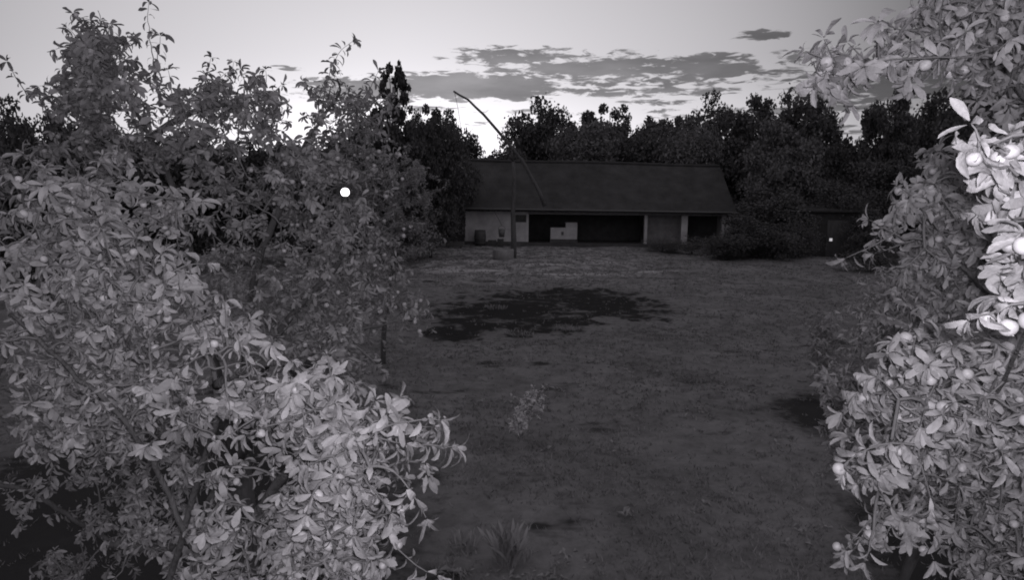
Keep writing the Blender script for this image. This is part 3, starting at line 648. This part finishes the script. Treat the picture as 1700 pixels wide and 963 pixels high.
# ------------------------------------------------------------------ near fruit trees
FR = None
def fruit_mesh():
    m = MB(); n = 14
    prof = [(0.0001, -1.0), (.36, -.93), (.68, -.74), (.9, -.42), (1.0, 0), (.95, .38), (.76, .70), (.48, .88), (.22, .92), (.08, .84), (.0001, .80)]
    m.lathe(prof, n); me = bpy.data.meshes.new('fruit'); me.from_pydata(m.v, [], m.f); me.update(); me.shade_smooth(); me.materials.append(MT['fruit']); return me, np.array(m.v), np.array([f for f in m.f])
FME, FV, FF = fruit_mesh()
GAPS = [(573, 319, 13), (587, 320, 5)]      # the lamp is seen through a gap in the leaves
class FruitTree:
    def __init__(s, name, base, label, group, matn='leaf'):
        s.root = empty(name, base, label, 'tree', group); s.base = np.array(base); s.limbs = MB(); s.twigs = MB(); s.nodes = []
        s.LP, s.LD, s.LN, s.LL, s.LW, s.LC = [], [], [], [], [], []; s.fr = []; s.matn = matn; s.fruit_r = .0145
        s.sprays = []
    def limb(s, pts, r0, r1, n=9):
        pts = [Vector(p) for p in pts]; out = []
        # smooth the polyline
        for i in range(len(pts)-1):
            p0 = pts[max(i-1, 0)]; p1 = pts[i]; p2 = pts[i+1]; p3 = pts[min(i+2, len(pts)-1)]
            for u in np.linspace(0, 1, 6, endpoint=(i == len(pts)-2)):
                out.append(.5*((2*p1)+(p2-p0)*u+(2*p0-5*p1+4*p2-p3)*u*u+(3*p1-p0-3*p2+p3)*u**3))
        k = len(out); rad = [r0+(r1-r0)*i/(k-1) for i in range(k)]
        jit = [p+Vector(rng.normal(0, .004, 3)) for p in out]; jit[0] = out[0]
        s.limbs.tube([p-s.root.location for p in jit], rad, n)
        for i in range(1, k): s.nodes.append(tuple(jit[i]))
    def region(s, poly, d0, d1, n, leaf=.055, fruit=.25, length=(.08, .17), sag=.5, holes=(), grad=0):
        xs_ = [p[0] for p in poly]; ys_ = [p[1] for p in poly]; got = 0
        nc = max(3, n//5); cx_, cy_, cd_ = [], [], []
        while len(cx_) < nc:
            a, b = rng.uniform(min(xs_), max(xs_)), rng.uniform(min(ys_), max(ys_))
            if inpoly(np.array([a]), np.array([b]), poly)[0]: cx_.append(a); cy_.append(b); cd_.append(rng.uniform(d0, d1))
        cx_, cy_, cd_ = np.array(cx_), np.array(cy_), np.array(cd_); sg = F0*.048/d0
        while got < n:
            ci = rng.integers(0, nc, 300); cl = rng.random(300) < .72
            x = np.where(cl, cx_[ci]+rng.normal(0, sg, 300), rng.uniform(min(xs_), max(xs_), 300)); y = np.where(cl, cy_[ci]+rng.normal(0, sg, 300), rng.uniform(min(ys_), max(ys_), 300))
            d = np.where(cl, cd_[ci]+rng.normal(0, .05, 300), rng.uniform(d0, d1, 300))+grad*np.clip(1-x/450, 0, 1); ok = inpoly(x, y, poly)
            for h in holes: ok &= ((x-h[0])/h[2])**2+((y-h[1])/h[3])**2 > 1
            x, y, d = x[ok][:n-got], y[ok][:n-got], d[ok][:n-got]; P = at_np(x, y, d); got += len(x)
            for p in P: s.sprays.append((p, leaf, fruit, rng.uniform(*length), sag, None))
    def shoot(s, pts, leaf=.055, fruit=.2, dens=.03, rad=.0035, k=3, end=7):
        """a hand-placed twig through given points, leaves all along"""
        pts = [np.array(p) for p in pts]; q = []
        for i in range(len(pts)-1):
            m_ = max(2, int(np.linalg.norm(pts[i+1]-pts[i])/dens))
            for u in np.linspace(0, 1, m_, endpoint=False): q.append(pts[i]+(pts[i+1]-pts[i])*u+rng.normal(0, .002, 3))
        q.append(pts[-1]); s.leafy(q, leaf, fruit, rad, k, end)
    def leafy(s, q, leaf, fruit, rad, k=3, end=8):
        q = np.array(q); n = len(q)
        s.twigs.tube([Vector(p)-s.root.location for p in q], [rad*(1-.7*i/(n-1)) for i in range(n)], 5, False)
        for i in range(1, n):
            T = unit(q[i]-q[i-1]); last = i == n-1; kk = (end if last else max(0, int(round(k+rng.normal(0, 1)))))
            a0 = rng.random()*6.28
            u = unit(np.cross(T, [0.2, .3, .9])); w = np.cross(T, u)
            for j in range(kk):
                a = a0+j*2.4+rng.normal(0, .25)
                rd = u*math.cos(a)+w*math.sin(a); D = unit(rd*(.55 if last else .9)+T*(.75 if last else .45)+rng.normal(0, .15, 3)+np.array([0, 0, -.50]))
                Nn = unit(T*.8-rd*.5+rng.normal(0, .35, 3)+np.array([0, 0, .5]))
                l = leaf*rng.choice([.6, .85, 1.0, 1.2])*rng.uniform(.75, 1.15)
                s.LP.append(q[i]+D*.006); s.LD.append(D); s.LN.append(Nn); s.LL.append(l); s.LW.append(l*rng.uniform(.25, .40)); s.LC.append(rng.uniform(.08, 1.0))
            if rng.random() < fruit*.36:
                off = unit(rng.normal(0, 1, 3)*np.array([1, 1, .3])+np.array([0, -.25, -.9])); c = q[i]+off*(s.fruit_r*rng.uniform(1.6, 2.3))
                s.fr.append((c, s.fruit_r*rng.uniform(.82, 1.12)))
                s.twigs.tube([Vector(q[i])-s.root.location, Vector(c-off*s.fruit_r*.8)-s.root.location], .0011, 4, False)
    def grow(s):
        nodes = np.array(s.nodes); pend = list(s.sprays)
        P = np.array([p[0] for p in pend]); D = np.full(len(P), 1e9); near = np.zeros((len(P), 3)); 
        for nd in nodes:
            d = np.linalg.norm(P-nd, axis=1); m_ = d < D; D[m_] = d[m_]; near[m_] = nd
        done = np.zeros(len(P), bool)
        for _ in range(len(P)):
            i = int(np.argmin(np.where(done, 1e9, D))); done[i] = True
            p, leaf, fruit, ln, sag, _x = pend[i]; a = near[i]; dist = D[i]
            T0 = unit(p-a+rng.normal(0, .02, 3)); 
            # connecting twig
            m_ = max(3, int(dist/.05)); path = []
            perp = rng.normal(0, .08*dist, 3)
            for u in np.linspace(0, 1, m_+1): path.append(a+(p-a)*u+perp*4*u*(1-u)*.5+np.array([0, 0, .12*dist*4*u*(1-u)]))
            s.twigs.tube([Vector(v)-s.root.location for v in path], [.0045+.004*min(dist, .6)*(1-j/m_) for j in range(m_+1)], 5, False)
            # leafy end
            dirv = unit(T0*.7+rng.normal(0, .55, 3)+np.array([0, 0, .15])); q = [p]; st = max(3, int(ln/.028)); cur = p.copy()
            for j in range(st):
                dirv = unit(dirv+np.array([0, 0, -sag*.12])+rng.normal(0, .12, 3)); cur = cur+dirv*(ln/st); q.append(cur.copy())
            s.leafy(q, leaf, fruit, .0035)
            new = [path[len(path)//2], p, q[len(q)//2]]
            for nd in new:
                d = np.linalg.norm(P-nd, axis=1)+.01; mk = (d < D) & ~done; D[mk] = d[mk]; near[mk] = nd
    def finish(s, hi=True, nfruit=100):
        tv = np.array(s.twigs.v)+s.base; tx, ty, td = proj_np(tv); bad = np.zeros(len(tv), bool)
        for (gx, gy, gr) in GAPS: bad |= (np.hypot(tx-gx, ty-gy) < gr+4) & (td < 11) & (td > 0)
        s.twigs.f = [f for f in s.twigs.f if not any(bad[i] for i in f)]
        s.limbs.build('trunk', MT['bark'], s.root, True); s.twigs.build('twigs', MT['twig'], s.root, True)
        P = np.array(s.LP); Dv = np.array(s.LD); Nn = np.array(s.LN); Ll = np.array(s.LL); Lw = np.array(s.LW); Lc = np.array(s.LC)
        keep = np.ones(len(P), bool); x, y, d = proj_np(P+Dv*(Ll*.5)[:, None])
        for (gx, gy, gr) in GAPS: keep &= ~((np.hypot(x-gx, y-gy) < gr+F0*.022/np.maximum(d, .3)) & (d < 12) & (d > 0))
        keep &= np.linalg.norm(P-np.array(CAM), axis=1) > .55
        V, F = leaves_np(P[keep]-s.base, Dv[keep], Nn[keep], Ll[keep], Lw[keep], Lc[keep], hi)
        link_mesh('crown', np_mesh('crown', V, F), MT[s.matn], s.root, True)
        if s.fr:
            c = np.array([f[0] for f in s.fr]); r = np.array([f[1] for f in s.fr]); x, y, d = proj_np(c)
            g_ = np.ones(len(c), bool)
            for (gx, gy, gr) in GAPS: g_ &= ~((np.hypot(x-gx, y-gy) < gr+18) & (d < 12))
            c, r, x, y, d = c[g_], r[g_], x[g_], y[g_], d[g_]
            inf = (x > 0) & (x < W0) & (y > 0) & (y < H0) & (d > 0)
            size = np.where(inf, r/d, 0); order = np.argsort(-size)
            for i in order[:nfruit]:
                if size[i] == 0: break
                o = bpy.data.objects.new('fruit', FME); C.objects.link(o); o.parent = s.root
                o.location = Vector(c[i]-s.base); o.scale = (r[i]*rng.uniform(.9, 1.05), r[i]*rng.uniform(.9, 1.05), r[i]*rng.uniform(.95, 1.12)); o.rotation_euler = tuple(rng.uniform(0, 6.28, 3))
            rest = order[nfruit:]
            if len(rest):
                V = (FV[None]*r[rest][:, None, None]+(c[rest]-s.base)[:, None]).reshape(-1, 3); F = (FF[None]+(np.arange(len(rest))*len(FV))[:, None, None]).reshape(-1, 4)
                tag(link_mesh('fruits', np_mesh('fruits', V, F), None, s.root, True), kind='stuff').data.materials.append(MT['fruit'])
GF = 'fruit trees close to the camera'
# --- A: the nearest tree at left
A = FruitTree('fruit_tree', (-1.75, 3.05, 0), 'fruit tree nearest the camera at left with the brightest drooping leaves and fruit', GF)
a0 = Vector((-1.75, 3.05, 0)); af = Vector((-1.7, 3.0, 1.35))
A.limb([a0, a0+Vector((.03, -.02, .7)), af], .085, .065)
A.limb([af, at(-60, 1000, 3.0), at(-30, 700, 3.0), at(60, 480, 2.95), at(120, 330, 2.95)], .024, .008)
A.limb([af, at(330, 800, 2.9), at(360, 640, 2.6), at(300, 500, 2.75), at(240, 380, 2.85)], .016, .006)
A.limb([af, at(420, 860, 2.7), at(500, 760, 2.3), at(600, 690, 2.15), at(690, 730, 2.1), at(745, 745, 2.08)], .024, .005)
A.limb([af, at(330, 980, 2.8), at(270, 800, 2.6), at(200, 690, 2.4), at(100, 600, 2.5), at(20, 520, 2.6)], .013, .006)
A.limb([at(420, 860, 2.7), at(540, 880, 2.35), at(620, 860, 2.25), at(670, 870, 2.2)], .02, .006)
A.limb([at(360, 640, 2.6), at(450, 600, 2.35), at(540, 640, 2.2)], .02, .006)
A.region([(10,340),(70,290),(120,268),(190,275),(260,300),(305,335),(315,420),(290,500),(10,540)], 2.6, 3.2, 150, leaf=.062, holes=[(185,470,28,45)])
A.region([(0,500),(320,440),(400,540),(470,590),(570,635),(600,700),(560,740),(440,710),(330,740),(240,735),(80,720),(0,640)], 2.1, 2.9, 255, leaf=.054, holes=[(180,500,24,30), (320,560,22,18), (60,600,22,26), (250,700,26,20)], grad=.45)
A.region([(460,640),(600,665),(660,720),(725,745),(700,790),(690,815),(660,850),(640,900),(520,900),(500,820),(440,740)], 1.9, 2.5, 105, leaf=.054, holes=[(560,800,22,16)])
A.region([(340,800),(440,760),(520,850),(620,900),(690,950),(680,980),(340,980)], 2.2, 2.8, 85, leaf=.054)
A.region([(200,860),(340,760),(360,980),(200,980)], 3.1, 3.8, 40, fruit=.1)
A.shoot([at(190, 460, 2.2), at(183, 430, 2.2), at(176, 395, 2.18), at(168, 378, 2.17)], k=2)
A.shoot([at(400, 590, 2.2), at(395, 560, 2.18), at(388, 545, 2.17)], k=1, fruit=0, end=4)
A.shoot([at(600, 700, 2.15), at(615, 680, 2.1), at(622, 665, 2.08)], end=6)
A.shoot([at(690, 745, 2.08), at(715, 740, 2.06), at(740, 742, 2.05), at(756, 742, 2.05)], k=3)
A.shoot([at(640, 880, 2.1), at(660, 915, 2.08), at(690, 940, 2.06), at(725, 955, 2.05)], k=2)
A.grow(); A.finish()
# --- B: the taller tree behind it
Bt = FruitTree('fruit_tree', (-2.1, 5.1, 0), 'taller dimmer fruit tree behind the nearest one, its crown against the sky', GF, 'leaf_shaded')
b0 = Vector((-2.1, 5.1, 0)); bf = Vector((-2.05, 5.0, 1.5))
Bt.limb([b0, b0+Vector((.05, 0, .8)), bf], .10, .08)
Bt.limb([bf, at(330, 500, 4.9), at(300, 350, 4.6), at(250, 230, 4.3), at(180, 120, 4.1)], .04, .007)
Bt.limb([bf, at(420, 480, 4.7), at(470, 330, 4.7), at(500, 250, 4.8), at(560, 160, 4.7), at(560, 130, 4.6)], .032, .004)
Bt.limb([bf, at(460, 560, 4.4), at(560, 440, 4.4), at(600, 340, 4.6), at(640, 260, 4.8)], .03, .006)
Bt.limb([bf, at(480, 640, 4.4), at(560, 560, 4.3), at(640, 540, 4.4)], .04, .008)
Bt.limb([at(250, 230, 4.3), at(330, 180, 4.4), at(420, 170, 4.6), at(455, 160, 4.6)], .025, .006)
Bt.limb([at(180, 900, 4.4), at(120, 860, 4.2), at(40, 815, 4.0), at(-40, 800, 3.9)], .015, .013)
Bt.limb([bf, at(300, 900, 4.6), at(180, 900, 4.4)], .05, .03)
Bt.region([(95,100),(120,60),(160,45),(190,70),(200,120),(230,170),(300,140),(350,130),(390,130),(450,150),(455,230),(380,290),(330,300),(200,270),(110,280),(80,250),(100,180)], 3.7, 4.8, 235, fruit=.28, leaf=.064)
Bt.region([(350,300),(460,240),(500,240),(560,240),(610,280),(610,420),(640,480),(640,540),(580,600),(500,600),(430,560),(340,450)], 3.9, 5.2, 420, fruit=.25, leaf=.053)
Bt.region([(600,250),(640,250),(660,330),(650,420),(680,470),(690,520),(640,570),(600,500)], 4.3, 5.2, 70, fruit=.4, leaf=.045)
Bt.region([(420,540),(600,560),(620,600),(580,650),(480,620)], 3.8, 4.6, 70)
Bt.region([(560,180),(640,160),(650,230),(600,260),(560,250)], 4.5, 5.1, 30)
Bt.region([(110,100),(150,40),(190,70),(200,130),(130,200),(100,160)], 3.7, 4.2, 40, leaf=.07)
Bt.region([(535,140),(590,165),(620,150),(630,190),(600,240),(560,240),(520,240),(525,180)], 4.4, 5.0, 36, fruit=.15)
Bt.region([(450,150),(475,150),(470,200),(460,240),(440,230)], 4.2, 4.8, 12)
Bt.region([(470,235),(530,235),(540,280),(460,280)], 4.4, 5.0, 22)
Bt.region([(20,720),(200,740),(330,760),(340,860),(200,840),(60,800)], 3.7, 4.4, 26, fruit=.1, leaf=.055)
Bt.region([(60,880),(160,840),(260,760),(330,780),(300,900),(160,960),(60,960)], 4.3, 5.3, 55, fruit=.08, leaf=.06)
Bt.region([(0,800),(60,815),(170,845),(200,860),(30,850)], 3.9, 4.3, 14, fruit=.05)
Bt.region([(0,560),(100,700),(230,760),(330,760),(300,700),(60,640)], 3.6, 4.5, 60, fruit=.15)
Bt.region([(0,230),(60,240),(130,260),(120,330),(0,400)], 4.6, 5.4, 34, leaf=.06)
for pts, kw in [
    (([(152, 120), (154, 90), (158, 60), (150, 35)], 3.7), dict(k=4, end=9, leaf=.07)),
    (([(120, 120), (112, 95), (122, 62)], 3.8), dict(k=4, leaf=.07)),
    (([(258, 130), (254, 95), (247, 55), (246, 25), (247, 4)], 3.9), dict(k=2, leaf=.053)),
    (([(258, 130), (262, 100), (266, 60)], 3.8), dict(k=2, leaf=.075)),
    (([(52, 165), (38, 148), (26, 128), (12, 102)], 3.9), dict(k=2, leaf=.055, fruit=0)),
    (([(330, 150), (345, 120), (350, 96)], 4.3), dict(k=3)),
    (([(380, 150), (384, 125), (388, 102)], 4.3), dict(k=3)),
    (([(440, 160), (443, 135), (441, 116)], 4.3), dict(k=2)),
    (([(535, 170), (545, 130), (552, 105), (566, 82), (585, 68)], 4.4), dict(k=3, end=12, leaf=.07)),
    (([(545, 165), (550, 140), (558, 120)], 4.4), dict(k=3)),
    (([(600, 170), (615, 145), (628, 118)], 4.5), dict(k=4, end=9, leaf=.065)),
    (([(600, 200), (630, 190), (650, 160)], 4.5), dict(k=3, leaf=.055)),
    (([(640, 330), (655, 300), (652, 268)], 4.6), dict(k=3, leaf=.035)),
    (([(640, 300), (672, 290), (692, 300), (694, 320)], 4.8), dict(k=2, leaf=.03)),
    (([(610, 420), (640, 450), (660, 490), (690, 520), (716, 545)], 4.5), dict(k=3, leaf=.042, fruit=.5)),
    (([(690, 520), (695, 545), (693, 580)], 4.5), dict(k=1, leaf=.03, fruit=.6, end=3)),
    (([(600, 340), (640, 380), (680, 372), (735, 395)], 5.0), dict(k=2, leaf=.035, fruit=.3)),
    (([(600, 470), (625, 540), (640, 580), (648, 596)], 4.4), dict(k=4, leaf=.045, fruit=.5)),
    (([(560, 520), (585, 570), (600, 612), (596, 628)], 4.2), dict(k=3, leaf=.053)),
]:
    Bt.shoot([at(a, b, pts[1]) for a, b in pts[0]], **kw)
Bt.grow(); Bt.finish()
# --- D: the tree at right, reaching in close to the camera
D = FruitTree('fruit_tree', (2.65, 2.75, 0), 'fruit tree at right reaching close to the camera with large pale leaves', GF)
d0 = Vector((2.65, 2.75, 0)); df = Vector((2.55, 2.6, 1.7))
D.limb([d0, d0+Vector((-.05, 0, .9)), df], .09, .07)
D.limb([df, Vector((2.3, 2.4, 2.6)), Vector((2.15, 2.35, 3.6)), at(1720, 180, 2.5), at(1640, 60, 2.4)], .022, .007)
D.limb([Vector((2.15, 2.35, 3.4)), at(1740, 100, 2.2), at(1600, 95, 2.0), at(1500, 100, 1.95), at(1420, 108, 1.92)], .010, .003)
D.limb([df, at(1760, 620, 2.7), at(1650, 500, 2.7), at(1560, 400, 2.7)], .018, .005)
D.limb([df, at(1760, 780, 2.1), at(1640, 690, 2.0), at(1540, 640, 1.95), at(1480, 660, 1.9)], .014, .004)
D.limb([df, at(1780, 880, 2.5), at(1640, 820, 2.4), at(1500, 800, 2.3), at(1420, 790, 2.2)], .016, .004)
D.limb([at(1640, 690, 2.0), at(1700, 560, 1.5), at(1720, 520, 1.25)], .005, .003)
D.limb([Vector((2.15, 2.35, 3.4)), at(1800, 260, 1.5), at(1720, 220, 1.25)], .005, .003)
D.region([(1530,0),(1710,-10),(1710,140),(1660,130),(1620,90),(1560,60),(1510,50)], 2.1, 2.9, 85, leaf=.055)
D.region([(1345,100),(1420,85),(1540,75),(1650,60),(1650,115),(1540,115),(1400,135),(1355,140)], 1.85, 2.1, 30, leaf=.055, fruit=.3, length=(.05, .10))
D.region([(1672,250),(1708,240),(1708,580),(1684,500),(1680,330)], 1.12, 1.4, 20, leaf=.05, length=(.03, .07), fruit=.3)
D.region([(1640,120),(1710,120),(1710,200),(1660,180)], 2.3, 2.9, 14)
D.region([(1560,270),(1600,300),(1710,290),(1710,560),(1600,520),(1520,450),(1510,370),(1540,330)], 2.8, 3.6, 230, leaf=.056, fruit=.4)
D.region([(1600,540),(1710,560),(1710,720),(1560,740),(1460,670),(1490,620),(1560,590)], 1.75, 2.4, 95, leaf=.053)
D.region([(1450,780),(1520,740),(1710,700),(1710,840),(1600,800),(1570,780),(1465,830)], 2.1, 2.8, 85, leaf=.053)
D.region([(1590,820),(1710,780),(1710,980),(1620,980),(1600,900)], 2.2, 2.8, 62, leaf=.053)
D.region([(1440,800),(1480,800),(1490,850),(1450,900),(1425,910)], 2.1, 2.4, 9, fruit=.1)
D.region([(1470,700),(1540,690),(1540,760),(1440,800),(1435,770)], 1.75, 2.2, 16)
D.region([(1500,860),(1560,830),(1540,880),(1490,900)], 2.2, 2.5, 7)
D.region([(1465,640),(1500,600),(1560,560),(1560,660),(1480,680)], 1.8, 2.1, 18)
D.region([(1500,360),(1560,300),(1600,330),(1600,430),(1530,440),(1500,400)], 2.4, 2.9, 34)
D.region([(1520,440),(1570,500),(1560,600),(1500,560)], 3.0, 3.6, 20)
for pts, kw in [
    (([(1720, 215), (1680, 225), (1650, 235), (1625, 248), (1612, 240)], 1.12), dict(k=3, end=7, fruit=.9, dens=.025, leaf=.042)),
    (([(1630, 250), (1625, 230), (1612, 205)], 1.10), dict(k=1, end=3, fruit=0, leaf=.045)),
    (([(1720, 330), (1705, 380), (1698, 430)], 1.2), dict(k=3, fruit=.3, dens=.03, leaf=.045)),
    (([(1720, 505), (1680, 505), (1640, 520), (1612, 530)], 1.15), dict(k=3, end=8, fruit=.9, dens=.025, leaf=.042)),
    (([(1640, 95), (1560, 95), (1480, 100), (1430, 108), (1375, 118), (1360, 125)], 1.9), dict(k=4, fruit=.18, dens=.04)),
    (([(1505, 375), (1478, 392), (1450, 408), (1424, 420), (1405, 428)], 2.4), dict(k=.6, end=5, fruit=0, dens=.05)),
    (([(1560, 400), (1530, 370), (1500, 345), (1490, 350)], 2.6), dict(k=3)),
    (([(1640, 300), (1600, 270), (1570, 255), (1560, 245)], 2.6), dict(k=3, end=8, leaf=.065)),
    (([(1540, 640), (1500, 650), (1450, 655), (1440, 662)], 1.9), dict(k=4)),
    (([(1520, 740), (1480, 735), (1440, 745), (1410, 765), (1400, 785)], 1.75), dict(k=4, fruit=.5, end=7)),
    (([(1490, 820), (1460, 850), (1425, 885), (1405, 912)], 2.2), dict(k=4, fruit=.1)),
    (([(1540, 820), (1500, 850), (1480, 870), (1470, 895)], 2.2), dict(k=4)),
    (([(1740, 30), (1600, 15), (1530, 10)], 2.0), dict(k=3)),
]:
    D.shoot([at(a, b, pts[1]) for a, b in pts[0]], **kw)
D.grow(); D.finish()
# --- C: slender tree farther back, its trunk foot on the lawn
cb_ = gnd(636, 606)
Ct = FruitTree('young_fruit_tree', (cb_.x, cb_.y, 0), 'slender young tree on the lawn, half hidden behind the left fruit trees', None, 'leaf_dim'); Ct.fruit_r = .018
d_ = cb_.y*.99
Ct.limb([cb_, at(638, 540, d_), at(650, 460, d_), at(655, 380, d_), at(665, 300, d_)], .06, .015)
Ct.limb([at(650, 460, d_), at(690, 400, d_), at(712, 350, d_)], .03, .01)
Ct.limb([at(655, 380, d_), at(610, 330, d_), at(580, 290, d_)], .03, .01)
Ct.region([(560,260),(620,240),(690,245),(705,290),(740,300),(735,335),(700,350),(715,400),(690,430),(640,440),(620,470),(560,380)], d_-.9, d_+.9, 330, leaf=.085, fruit=.1, length=(.15, .35))
Ct.grow(); Ct.finish(False, 100)
# --- F: dim bush under the right tree
fb = (3.5, 5.8, 0)
Fb = FruitTree('bush', fb, 'dim tall bush on the lawn edge behind the lower right fruit branches', None, 'leaf_mid')
Fb.root['category'] = 'bush'
for a, b in ((1420, 560), (1470, 480), (1520, 560), (1430, 680), (1560, 640)): Fb.limb([Vector(fb), at(1560, 800, 5.8), at(a+40, b+90, 5.6), at(a, b+20, 5.5)], .035, .01)
Fb.region([(1385,735),(1388,640),(1415,590),(1425,520),(1470,465),(1520,450),(1570,520),(1580,640),(1580,800),(1480,800),(1420,780)], 4.9, 5.9, 620, leaf=.07, fruit=0, length=(.12, .28))
Fb.grow(); Fb.finish(False)
gb = gnd(1368, 655)
Gb = FruitTree('bush', (gb.x, gb.y, 0), 'faint slim bush standing alone on the lawn left of the dim tall bush', None, 'leaf'); Gb.root['category'] = 'bush'
for a, b in ((1350, 545), (1372, 550), (1358, 600)): Gb.limb([gb, at((a+1368)/2+3, 620, gb.y), at(a, b+10, gb.y)], .012, .005)
Gb.region([(1345,540),(1380,535),(1385,600),(1378,640),(1355,640),(1350,590)], gb.y-.3, gb.y+.3, 110, leaf=.085, fruit=0, length=(.08, .2))
Gb.grow(); Gb.finish(False)
# --- small sapling in the middle of the lawn
hb = gnd(868, 722)
Hb = FruitTree('sapling', (hb.x, hb.y, 0), 'small pale sapling standing alone in the middle of the lawn', None, 'leaf_pale'); Hb.root['category'] = 'sapling'
Hb.limb([hb, at(866, 700, hb.y), at(878, 668, hb.y)], .008, .004); Hb.limb([at(866, 700, hb.y), at(862, 690, hb.y), at(855, 685, hb.y)], .005, .003)
Hb.region([(862,655),(898,652),(900,665),(885,690),(868,690)], hb.y-.1, hb.y+.1, 60, leaf=.055, fruit=0, length=(.06, .12))
Hb.region([(850,685),(872,690),(876,705),(862,714),(850,705)], hb.y-.1, hb.y+.1, 45, leaf=.055, fruit=0, length=(.04, .08))
Hb.grow(); Hb.finish(False)
# --- weeds near the bottom of the picture
def weed(px, py, n, h, spread, label, matn='leaf_dim', name='weed_clump'):
    b = gnd(px, py); P = []; Dd = []
    a = rng.random(n)*6.28; r_ = spread*rng.random(n)**.5*.4; P = np.stack([np.cos(a)*r_, np.sin(a)*r_, 0*a-.01], 1)
    Dd = np.stack([np.cos(a)*.45*rng.random(n), np.sin(a)*.45*rng.random(n), np.ones(n)], 1); Nn = unit(rng.normal(size=(n, 3))+np.array([0, 0, .1]))
    l = h*rng.uniform(.5, 1, n); V, F = leaves_np(P, Dd, Nn, l, l*.09, rng.uniform(.1, .6, n), True)
    o = link_mesh(name, np_mesh(name, V, F), MT[matn], None, True); o.location = b
    tag(o, label, 'weed', 'weeds on the near lawn')
weed(842, 938, 70, .42, .25, 'tall pale grass weed at the bottom of the lawn', 'leaf_dim')
weed(870, 932, 26, .20, .15, 'short pale weed right beside the tall pale weed', 'leaf_dim')
weed(775, 905, 40, .2, .3, 'small dim weed clump near the left branches at the bottom', 'leaf_dim')
for px, py, lb in ((822, 512, 'pale grass tuft in the left part of the dark bare patch'), (862, 557, 'pale grass tuft on the near edge of the dark bare patch'), (942, 547, 'pale grass tuft on the near edge of the dark patch, right of its middle')):
    weed(px, py, 150, .14, .9, lb, 'leaf_dim', 'grass_tuft')

def clover():
    n = 2600; y = 6+30*rng.random(n)**1.2; x = (rng.random(n)-.5)*2*(1.6+y*.55); fld = np.sin(x*1.9+np.sin(y*1.3)*2)+np.sin(y*2.1+np.cos(x*1.4)*2)+rng.normal(0, .5, n)
    k = (fld > .8) & ~in_patch(x, y); x, y = x[k], y[k]; n = len(x); m_ = 6
    B = np.stack([np.repeat(x, m_)+rng.normal(0, .03, n*m_), np.repeat(y, m_)+rng.normal(0, .03, n*m_), np.repeat(ground_z(x, y), m_)+.01], 1)
    a = rng.random(n*m_)*6.28; Dv = np.stack([np.cos(a), np.sin(a), rng.uniform(.3, 1.2, n*m_)], 1); l = rng.uniform(.04, .10, n*m_)*np.repeat(rng.uniform(.6, 1.4, n), m_)
    V, F = leaves_np(B, Dv, unit(rng.normal(0, .3, (n*m_, 3))+np.array([0, 0, 1])), l, l*.4, rng.uniform(.1, .8, n*m_), False)
    tag(link_mesh('ground_weeds', np_mesh('ground_weeds', V, F), MT['leaf_dim']), 'low broad-leaved weeds scattered through the lawn', 'ground cover', None, 'stuff')
clover()
